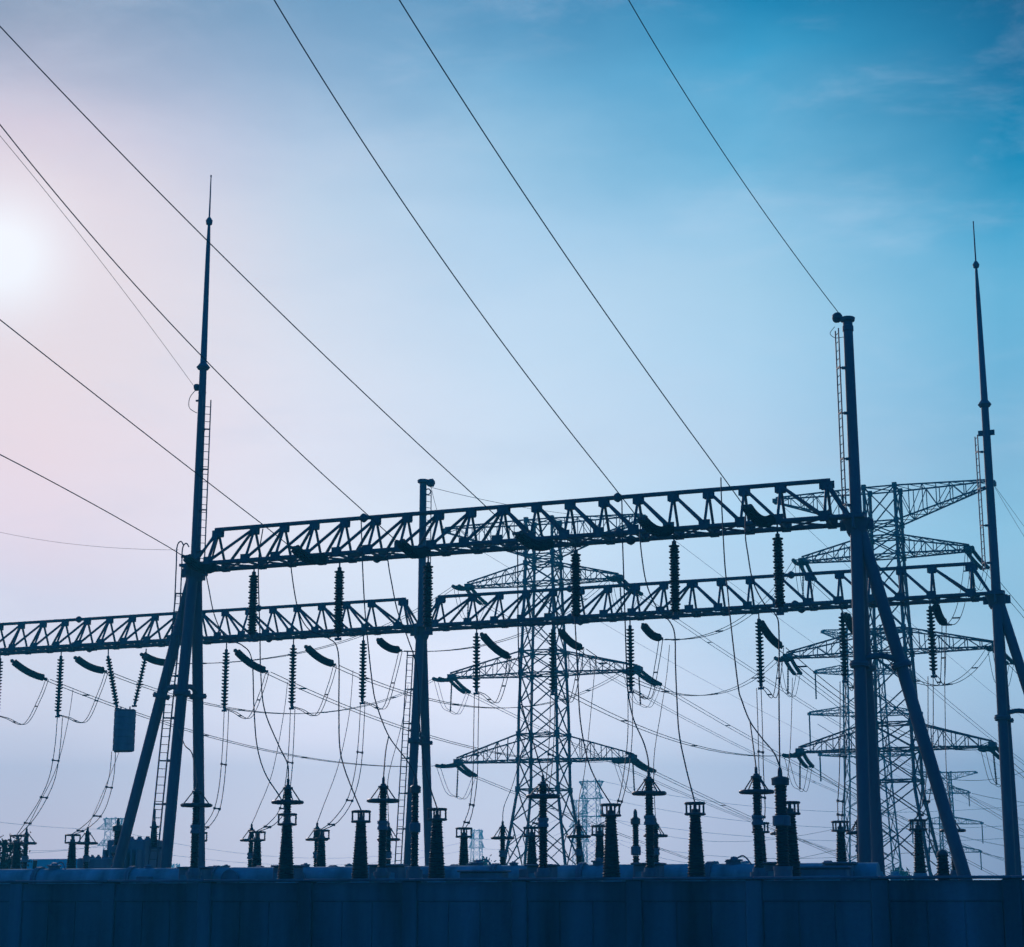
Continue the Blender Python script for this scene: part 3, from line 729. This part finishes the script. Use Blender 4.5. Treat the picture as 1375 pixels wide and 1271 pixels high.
# loops between slanting and hanging insulators
lp = [(0, 0), (1, 1), (3, 2), (4, 3), (5, 4), (6, 5), (7, 6), (8, 7), (9, 8), (10, 9), (11, 10)]
for t, h in lp:
    a, b = T2[t], B2bot[h]
    root = empty('jumper_loop', a, f'sagging twin jumper loop below the {ORD[t]} slanting insulator of the lower beam', 'wire', 'jumper loops of the lower beam')
    ss = []
    for o in (-.09, .09):
        q = D*o
        pts = spline([a + q, a.lerp(b, .13) - UP*.75 + q, a.lerp(b, .4) - UP*.85 + (b-a)*0 + UP*min(0, (b.z-a.z)*.35) + q, V((a.lerp(b, .78).x, a.lerp(b, .78).y, b.z-.12)) + q, b + q*.6], 7)
        MB().path(pts, .018, 6).build('wire', CABLE, root); ss.append(pts)
    for k in (9, 18): MB().bar(ss[0][k], ss[1][k], .06).build('spacer', ALU, root)

# ------------------------------------------------------------------ overhead lines coming over the viewer
G4 = 'overhead lines coming in from above the viewer'
def line(pts, Y0, Ye, label, r=.026, start=None):
    """pts from the gantry to the picture edge; depth falls from Y0 to Ye, then on past the edge"""
    n = len(pts); L = [0]
    for a, b in zip(pts, pts[1:]): L.append(L[-1] + math.hypot(b[0]-a[0], b[1]-a[1]))
    # one smooth sag through all the points: least-squares bow between the two ends
    (xa, ya), (xb, yb) = pts[0], pts[-1]; nx, ny = -(yb-ya), xb-xa; q = math.hypot(nx, ny); nx /= q; ny /= q
    num = den = 0
    for x, y in pts[1:-1]:
        t = ((x-xa)*(xb-xa) + (y-ya)*(yb-ya))/q/q; h = 4*t*(1-t); num += h*((x-xa)*nx + (y-ya)*ny); den += h*h
    bow = num/den if den else 0
    w = []
    for i in range(13):
        t = i/12; h = 4*t*(1-t)*bow
        w.append(P(xa + (xb-xa)*t + nx*h, ya + (yb-ya)*t + ny*h, 1/((1-t)/Y0 + t/Ye)))
    if start is not None: w[0] = start.copy()
    s = spline(w, 4); e = (s[-1]-s[-2]).normalized()
    s += [s[-1] + e*k for k in (8, 20, 40)]
    tag(MB().path(s, r, 8).build('overhead_line', CABLE), label, 'wire', G4)
yy = [p.y for p in T1]
line([(248, 747), (180, 708), (90, 657), (0, 610)], yy[0], 52, 'lowest overhead line, ending at the head of the left tripod column', .017, T1[0])
line([(393, 735), (350, 707), (262, 638), (130, 525), (0, 429)], yy[1], 50, 'overhead line second from the left meeting the upper beam', .017, T1[1])
line([(535, 727), (485, 697), (400, 610), (270, 475), (120, 305), (0, 167)], yy[2], 48, 'overhead line crossing the left mast just below its upper flange', .017, T1[2])
line([(693, 716), (650, 685), (530, 578), (345, 385), (170, 205), (0, 35)], yy[3], 45, 'overhead line crossing the left mast near its tip', .017, T1[3])
line([(860, 697), (835, 668), (730, 530), (600, 355), (480, 185), (366, -4)], yy[4], 42, 'overhead line running from the top edge left of centre', .017, T1[4])
line([(1001, 680), (968, 641), (860, 480), (740, 310), (630, 160), (534, -4)], yy[5], 42, 'overhead line running from the top edge near the middle', .017, T1[5])
line([(1127, 421), (1060, 335), (990, 230), (910, 110), (842, -4)], B1R.y-.2, 44, 'thin earth wire from the top edge to the capped post of the right column', .014)
line([(261, 519), (200, 440), (110, 315), (0, 182)], B1L.y-.2, 50, 'faint earth wire ending on the left lightning mast', .008)

# ------------------------------------------------------------------ lattice pylons
def lat(m, a, b, c, d, w, n):                # bracing of a four-sided panel a-b (one leg), c-d (other leg)
    m.bar(a, d, w); m.bar(c, b, w)
class Pylon:
    def __init__(s, name, px, pyref, Y, th, prof, label, cat='pylon', group=None, mt=TOWER, wl=.165, wb=.082):
        p = P(px, pyref, Y); s.g = V((p.x, p.y, 0)); s.a = V((math.cos(th), -math.sin(th), 0)); s.b = V((math.sin(th), math.cos(th), 0))
        s.prof = prof; s.mt = mt; s.wl = wl; s.wb = wb
        s.root = empty(name, s.g, label, cat, group); s.px = px
    def width(s, z):
        pr = s.prof
        for (z0, w0), (z1, w1) in zip(pr, pr[1:]):
            if z <= z1: return w0 + (w1-w0)*(z-z0)/(z1-z0)
        return pr[-1][1]
    def corner(s, i, j, z): w = s.width(z)/2; return s.g + s.a*i*w + s.b*j*w + UP*z
    def body(s, levels, joints=()):
        m = MB(); Q = ((1, 1), (-1, 1), (-1, -1), (1, -1))
        for i, j in Q:
            for (z0, _), (z1, _) in zip(s.prof, s.prof[1:]): m.bar(s.corner(i, j, z0), s.corner(i, j, z1), s.wl)
        for z in joints:
            for i, j in Q: m.box(s.corner(i, j, z), s.wl*1.9, s.wl*1.9, s.wl*2.4, s.a, s.b)
        m.build('leg_frame', s.mt, s.root, False)
        m = MB()
        for z0, z1 in zip(levels, levels[1:]):
            for k in range(4):
                A, B = Q[k], Q[(k+1) % 4]
                a0, a1, b0, b1 = s.corner(*A, z0), s.corner(*A, z1), s.corner(*B, z0), s.corner(*B, z1)
                m.bar(a0, b1, s.wb); m.bar(b0, a1, s.wb)
                if z1-z0 > 3.0 and z0 < levels[2]:
                    x = (a0+b1+b0+a1)/4
                    for u, v in ((a0, a1), (b0, b1)):
                        mid = u.lerp(v, .5); m.bar(mid, u.lerp(x, .5), s.wb*.7); m.bar(mid, v.lerp(x, .5), s.wb*.7)
        for z in joints:
            for k in range(4): m.bar(s.corner(*Q[k], z), s.corner(*Q[(k+1) % 4], z), s.wb*1.15)
            m.bar(s.corner(1, 1, z), s.corner(-1, -1, z), s.wb*.8); m.bar(s.corner(-1, 1, z), s.corner(1, -1, z), s.wb*.8)
        m.build('bracing', s.mt, s.root, False)
    def arm(s, z, half, rise, side, n=6, tipw=.35, lowrise=0.0):
        """lattice cross-arm; rise = height of the upper chord at the body; lowrise lifts the tip (earth-wire arm)"""
        m = MB(); w = s.width(z)/2
        tip = s.g + s.a*side*half + UP*(z+lowrise)
        B = [s.corner(side, q, z) for q in (-1, 1)]; T = [s.corner(side, q, z+rise) for q in (-1, 1)]
        E = [tip + s.b*q*tipw for q in (-1, 1)]; Et = [e + UP*.35 for e in E]
        ch = [(B[0], E[0]), (B[1], E[1]), (T[0], Et[0]), (T[1], Et[1])]
        for p, q in ch: m.bar(p, q, s.wb*1.25)
        pt = lambda c, i: c[0].lerp(c[1], i/n)
        for i in range(n+1):
            if i: 
                for k in (0, 1): m.bar(pt(ch[k], i), pt(ch[k+2], i), s.wb*.6)
            m.bar(pt(ch[0], i), pt(ch[1], i), s.wb*.7)
            if i < n:
                for k in (0, 1):
                    if i % 2: m.bar(pt(ch[k], i), pt(ch[k+2], i+1), s.wb*.6)
                    else: m.bar(pt(ch[k+2], i), pt(ch[k], i+1), s.wb*.6)
                m.bar(pt(ch[0], i), pt(ch[1], i+1), s.wb*.6); m.bar(pt(ch[1], i), pt(ch[0], i+1), s.wb*.5)
                m.bar(pt(ch[2], i), pt(ch[3], i+1), s.wb*.5)
        m.box(tip + UP*.12, .5, .8, .3, s.a, s.b)
        m.build('cross_arm', s.mt, s.root, False)
        return tip
TH = math.radians(19)
def terminal_tower(px, Y, ys, prof_px, arms, label, th):
    """ys: pixel rows of (top, arm one, arm two, arm three); prof_px: (pixel row, width in pixels)"""
    zz = lambda py: P(px, py, Y).z
    sc = lambda n, py: n*Y/F*(1/(CP-(635.5-py)/F*SP))**-1 if 0 else n*(P(px+1, py, Y).x - P(px, py, Y).x)
    prof = sorted([(zz(py), sc(w, py)) for py, w in prof_px])
    prof[0] = (0.0, prof[0][1] + (prof[0][1]-prof[1][1])*(prof[0][0])/(prof[1][0]-prof[0][0]))
    T = Pylon('terminal_pylon', px, 900, Y, th, prof, label, 'pylon', 'big terminal pylons')
    zt, z1, z2, z3 = [zz(y) for y in ys]
    r1, r2, r3 = 26*Y/F, 30*Y/F, 34*Y/F; rt = 48*Y/F
    lev = [0, z3*.32, z3*.62, z3*.82, z3, z3+r3, (z3+r3+z2)/2, z2, z2+r2, (z2+r2+z1)/2, z1, z1+r1, zt-rt, zt]
    lev = sorted(lev)
    T.body(lev, [z3*.82, z3, z3+r3, z2, z2+r2, z1, z1+r1, zt-rt, zt])
    tips = {}
    for side in (-1, 1):
        for k, (z, hl, r) in enumerate(((z1, arms[1], r1), (z2, arms[2], r2), (z3, arms[3], r3))): tips[k, side] = T.arm(z, hl, r, side, 6)
        tips['t', side] = T.arm(zt-rt, arms[0], rt, side, 7, .25, rt-.35)
    return T, tips
s = lambda n, Y: n*Y/F
YL, YR = 140.0, 129.0
TL, tipL = terminal_tower(730, YL, (700, 783, 905, 1021), [(1161, 85), (1060, 56), (960, 53), (900, 48.5), (770, 38), (700, 36)],
    [s(142, YL), s(108, YL), s(132, YL), s(122, YL)], 'central lattice pylon standing behind the middle of the beams', TH)
TR_, tipR = terminal_tower(1196, YR, (657, 747, 876, 1006), [(1161, 92), (1060, 60), (960, 57), (900, 52), (750, 42), (657, 41)],
    [s(148, YR), s(114, YR), s(140, YR), s(128, YR)], 'lattice pylon standing behind the stout right column', math.radians(22.5))
# strings, jumpers and spans at the pylons
AN = ['top', 'middle', 'bottom']; SN = {-1: 'left', 1: 'right'}
span = {('L', 2, -1): 0, ('L', 1, -1): 1, ('L', 0, -1): 2, ('L', 2, 1): 3, ('L', 1, 1): 4, ('L', 0, 1): 5,
        ('R', 2, -1): 6, ('R', 1, -1): 7, ('R', 0, -1): 8, ('R', 2, 1): 9, ('R', 1, 1): 10, ('R', 0, 1): 11}
away = V((.5, 1, 0)).normalized()
def conductor_pair(a, b, sag, label, group, off=.2, r=.02, name='twin_conductor', spacers=4):
    d = (b-a); sd = V((d.y, -d.x, 0)).normalized()
    root = empty(name, a, label, 'wire', group); ss = []
    for o in (-off, off):
        q = sagline(a + sd*o, b + sd*o, sag, 28); MB().path(q, r, 5).build('wire', CABLE, root); ss.append(q)
    for k in range(spacers):
        i = int((k+.4)*28/spacers); m = MB(); m.bar(ss[0][i], ss[1][i], .07)
        m.build('spacer', ALU, root)
    return root
for who, tips, who_l in (('L', tipL, 'central pylon'), ('R', tipR, 'right pylon')):
    for k in range(3):
        for sd in (-1, 1):
            tip = tips[k, sd]; gtip = tip - UP*.1
            st = T2[span[who, k, sd]]
            w = f'{SN[sd]} tip of {AN[k]} arm, {who_l}'
            dd = (st - gtip).normalized(); dd = (V((dd.x, dd.y, 0)).normalized() - UP*.10).normalized()
            e1 = tension_insulator(gtip, gtip + dd*3.6, f'dark insulator pair facing the yard, {w}', 'insulators on the pylons', .10, .14, True, 6)
            a2 = (away + TR_.a*.10*sd - UP*.22).normalized()
            e2 = tension_insulator(gtip, gtip + a2*3.3, f'dark insulator pair facing away, {w}', 'insulators on the pylons', .08, .14, True, 6)
            # post holding the jumper
            low = gtip - UP*2.4 + TR_.a*.1*sd
            root = empty('jumper_insulator', gtip, f'thin upright jumper insulator, {w}', 'insulator', 'insulators on the pylons')
            m = MB(); sheds(m, [gtip, low], .085, .12, .8, .04, 8); m.build('shed_stack', RUBBER, root)
            MB().bar(low, low - UP*.12, .12).build('clamp', STEEL, root)
            root = empty('jumper_loop', low, f'drooping jumper loop, {w}', 'wire', 'jumpers on the pylons')
            for o in (-.15, .15):
                q = TR_.a*o
                MB().path(spline([e1+q, e1.lerp(low, .5) - UP*.8+q, low - UP*.1+q, low.lerp(e2, .5) - UP*.9+q, e2+q], 7), .02, 5).build('wire', CABLE, root)
            sag = {0: 1.6, 1: 2.4, 2: 1.4}[k]
            conductor_pair(st, e1, sag, f'twin conductor from lower beam to {w}', 'conductors between the lower beam and the pylons')
            far = gtip + away*420 + TR_.a*sd*4 + V((0, 0, -2))
            conductor_pair(e2, far, 13, f'twin conductor leading away from {w}', 'conductors leading away from the pylons', .22, .022, spacers=6)
for who, tips, who_l in (('L', tipL, 'central pylon'), ('R', tipR, 'right pylon')):
    for sd in (-1, 1):
        tip = tips['t', sd]; m = MB(); m.path(sagline(tip + UP*.2, tip + away*420 + V((0, 0, -8)), 10, 24), .014, 5)
        tag(m.build('earth_wire', CABLE), f'thin earth wire leading away from the top {SN[sd]} arm of the {who_l}', 'wire', 'earth wires of the pylons')
# earth wires from the gantry posts to the pylons
for a, b, l in ((P(578, 650, B2M.y), tipL['t', -1] + UP*.2, 'thin earth wire from the middle post to the central pylon'), (P(578, 654, B2M.y), tipL['t', 1] + UP*.2, 'thin earth wire from the middle post passing behind the upper beam'),
                (P(1325, 581, B2R.y), tipR['t', 1] + UP*.2, 'thin earth wire from the slim right mast to the right pylon'), (tipR['t', 1] + UP*.2, P(1500, 900, 95), 'thin earth wire falling from the right pylon past the right edge')):
    tag(MB().path(sagline(a, b, .5, 16), .013, 5).build('earth_wire', CABLE), l, 'wire', 'earth wires of the pylons')
# faint line going out on the left
tag(MB().path(sagline(R(240, 738, YC1-1), P(-60, 699, 84), .35, 20), .007, 5).build('earth_wire', CABLE), 'faint wire from the left column head out to the left edge', 'wire', 'earth wires of the pylons')

# ------------------------------------------------------------------ far pylons
FARP = []
def far_tower(px, ytop, Y, hw_top, hw_base, arms, label, th=.3, strings=True):
    zz = lambda py: P(px, py, Y).z
    q = Y/F; H = zz(ytop)
    za = [zz(y) for y, l in arms]
    T = Pylon('distant_pylon', px, 1150, Y, th, [(0, hw_base*2*q), (min(za)*.8, hw_top*2.5*q), (H, hw_top*2*q)], label, 'pylon', 'distant pylons', TOWER, max(.16, .55*q), max(.10, .34*q))
    n = 11; lev = [H*(1-(1-i/n)**1.0) for i in range(n+1)]
    lev = sorted(lev); T.body(lev, za)
    tips = []
    for (y, l), z in zip(arms, za):
        for sd in (-1, 1):
            top = (z > H-.08*H)
            if top: tp = T.arm(z-10*q, l*q, 10*q, sd, 4, .2, 9*q)
            else: tp = T.arm(z, l*q, 9*q, sd, 4, .2)
            tips.append(tp)
            if strings and not top:
                m = MB(); m.tube(tp, tp - UP*l*.55*q, max(.10, .5*q), n=6)
                m.build('insulator', RUBBER, T.root)
    FARP.append(tips)
    return tips
f6 = far_tower(1170, 842, 245, 22, 36, [(848, 52), (903, 64), (959, 74), (1014, 62)], 'hazy wide pylon half hidden behind the stout right column', .05)
f1 = far_tower(795, 1046, 560, 8.5, 13, [(1049, 16), (1072, 15), (1096, 19), (1122, 16)], 'pale distant pylon right of the central pylon', .35, False)
f2 = far_tower(779, 1073, 700, 6, 10, [(1075, 12), (1092, 11), (1110, 14), (1130, 12)], 'paler distant pylon tucked beside the central pylon', .35, False)
f3 = far_tower(150, 1097, 620, 7, 9, [(1099, 14), (1113, 22), (1135, 20)], 'pale distant pylon left of the left column legs', .3, False)
f4 = far_tower(640, 1113, 820, 5, 8, [(1115, 8), (1126, 9), (1138, 10)], 'faintest distant pylon left of the central pylon', .3, False)
f5 = far_tower(1274, 1036, 330, 7, 15, [(1037, 42), (1065, 31), (1106, 46), (1144, 42)], 'distant pylon with drooping strings between the right column and the right mast', .0)
f7 = far_tower(236, 1160, 950, 4, 6, [(1161, 6), (1168, 6)], 'tiny far pylon between the left column legs', .3, False)
# distant spans crossing low over the horizon
k = 0
for (x0, y0, Y0), (x1, y1, Y1), sg_ in [((-300, 1035, 500), (150, 1113, 620), 4), ((150, 1113, 620), (640, 1126, 820), 9), ((-300, 1090, 480), (150, 1135, 620), 5), ((150, 1135, 620), (640, 1138, 820), 7),
    ((640, 1126, 820), (795, 1072, 560), 4), ((640, 1138, 820), (795, 1096, 560), 4), ((814, 1096, 560), (1274, 1065, 330), 8), ((811, 1122, 560), (1228, 1106, 330), 8), ((814, 1072, 560), (1600, 1082, 420), 7),
    ((811, 1049, 560), (1600, 1050, 420), 8), ((1305, 1065, 330), (1700, 1000, 300), 5), ((1320, 1106, 330), (1700, 1080, 300), 5), ((1316, 1144, 330), (1700, 1120, 300), 4), ((-300, 1110, 400), (136, 1135, 620), 4),
    ((780, 1110, 700), (1232, 1144, 330), 5), ((1098, 972, 245), (1400, 1025, 330), 5), ((800, 1096, 600), (1600, 1104, 420), 6)]:
    m = MB(); m.path(sagline(P(x0, y0, Y0), P(x1, y1, Y1), sg_, 20), .045, 4)
    nm = ['low over the left edge', 'between the left pair of far pylons', 'sinking toward the left far pylon', 'lower, between the left far pylons', 'rising to the pale pylon right of the central one', 'lower, rising to the pale pylon', 'from the pale pylon to the drooping-string pylon', 'lower, toward the drooping-string pylon',
          'level, from the pale pylon to the right edge', 'highest one from the pale pylon to the right edge', 'leaving the right edge from the drooping-string pylon', 'middle one leaving the right edge', 'lowest one leaving the right edge', 'lowest by the left edge', 'lowest behind the big bushings right of centre', 'passing behind the slim right mast', 'lower level one running to the right edge'][k]
    tag(m.build('distant_line', CABLE), 'faint far power line ' + nm, 'wire', 'far power lines near the horizon'); k += 1

# ------------------------------------------------------------------ shed, trees
p = P(76, 1153, 150); g = V((p.x, p.y, 0)); z = p.z
sh = empty('shed', g, 'low shed with a teal sheet roof at the left behind the pipes', 'building')
wl_ = MB().box(g + UP*(z-1.5)/2, 9, 8, z-1.5, D, PERP).build('wall', PLASTER, sh)
m = MB(); e = [(-4.9, -4.6, z-1.55), (-4.9, 0, z), (-4.9, 4.6, z-1.55), (-4.9, 4.6, z-1.7), (-4.9, 0, z-.15), (-4.9, -4.6, z-1.7)]
m.rings([[g + D*(a if sgn < 0 else -a) + PERP*b + UP*c for a, b, c in e] for sgn in (-1, 1)]); m.build('roof', ROOF, sh, False)
for kx in (-2.5, 0, 2.5): MB().box(g + D*kx - PERP*4.0 + UP*1.7, 1.2, .06, 1.1, D, PERP).build('window', GLASS, wl_)

def tree(px, ytop, Y, hw, label, group, n=1600, seed=1, leaf=.22, bush=False):
    rnd = random.Random(seed); p = P(px, ytop, Y); g = V((p.x, p.y, 0)); H = p.z; Wd = hw*Y/F
    root = empty('shrub' if bush else 'broadleaf_tree', g, label, 'shrub' if bush else 'tree', group)
    m = MB(); crown0 = H*(.12 if bush else .35)
    m.path([g, g + UP*crown0 + V((.08, 0, 0)), g + UP*H*.6 + V((-.1, .1, 0)), g + UP*H*.92], .05 + H*.012, 7)
    cl = []
    for i in range(16):
        a = rnd.uniform(0, 2*PI); rr = Wd*math.sqrt(rnd.random())*.85; zz = rnd.uniform(crown0, H*.92)
        lim = math.sqrt(max(.05, 1-((zz-(H+crown0)/2)/((H-crown0)/2+.01))**2)); c = g + V((math.cos(a)*rr*lim, math.sin(a)*rr*lim, zz)); cl.append((c, rnd.uniform(.25, .5)*Wd))
        st = g + UP*max(crown0*.6, zz*.55); m.path([st, st.lerp(c, .5) + UP*.15, c], .02 + H*.003, 5)
    m.build('trunk', BARK, root)
    m = MB()
    for i in range(n):
        c, r = rnd.choice(cl); u = V((rnd.gauss(0, 1), rnd.gauss(0, 1), rnd.gauss(0, .8))).normalized()*r*abs(rnd.gauss(0, .75))
        q = c + u; a = V((rnd.gauss(0, 1), rnd.gauss(0, 1), rnd.gauss(0, 1))).normalized(); b = a.orthogonal().normalized(); l = leaf*rnd.uniform(.6, 1.3)
        o = len(m.v); m.v += [q - a*l*.5, q + b*l*.25, q + a*l*.5, q - b*l*.25]; m.f.append((o, o+1, o+2, o+3))
    m.build('crown', LEAF, root, False)
GT = 'trees and shrubs beyond the yard'
tree(8, 1116, 85, 34, 'leafy dark tree at the far left edge behind the first bushing', GT, 1500, 1, .17)
tree(48, 1146, 88, 20, 'small dark shrub just right of the leafy tree at the left edge', GT, 800, 2, .16, True)
tl = [(632, 1154, 260, 14, 'rounded far shrub just left of the sixth cage-topped bushing'), (652, 1151, 250, 16, 'tallest far shrub left of the central pylon foot'), (678, 1160, 270, 14, 'low far shrub at the left foot of the central pylon'), (752, 1158, 260, 14, 'far shrub seen between the legs of the central pylon'),
      (838, 1163, 280, 16, 'low far shrub just right of the fourth large bushing'), (900, 1163, 290, 22, 'broad low far shrub left of the fifth large bushing'), (1210, 1164, 240, 16, 'low far shrub behind the right pylon legs'), (225, 1166, 300, 18, 'low far shrub between the left column legs'), (285, 1167, 300, 20, 'low far shrub right of the left column foot')]
for i, (x, y, Y, w, l) in enumerate(tl): tree(x, y, Y, w, l, GT, 700, 20+i, .55, True)

# ------------------------------------------------------------------ haze
hz = MB(); hz.box(V((0, 560, 44)), 1900, 1300, 90)
ho = hz.build('haze', STEEL, None, False); ho.data.materials.clear()
hm = bpy.data.materials.new('haze'); hm.use_nodes = True; t = hm.node_tree; t.nodes.clear()
pv = t.nodes.new('ShaderNodeVolumePrincipled'); out = t.nodes.new('ShaderNodeOutputMaterial'); t.links.new(pv.outputs[0], out.inputs['Volume'])
pv.inputs['Density'].default_value = HAZE_D; pv.inputs['Color'].default_value = (.04, .60, 1.0, 1); pv.inputs['Anisotropy'].default_value = .3
ho.data.materials.append(hm); tag(ho, kind='stuff')
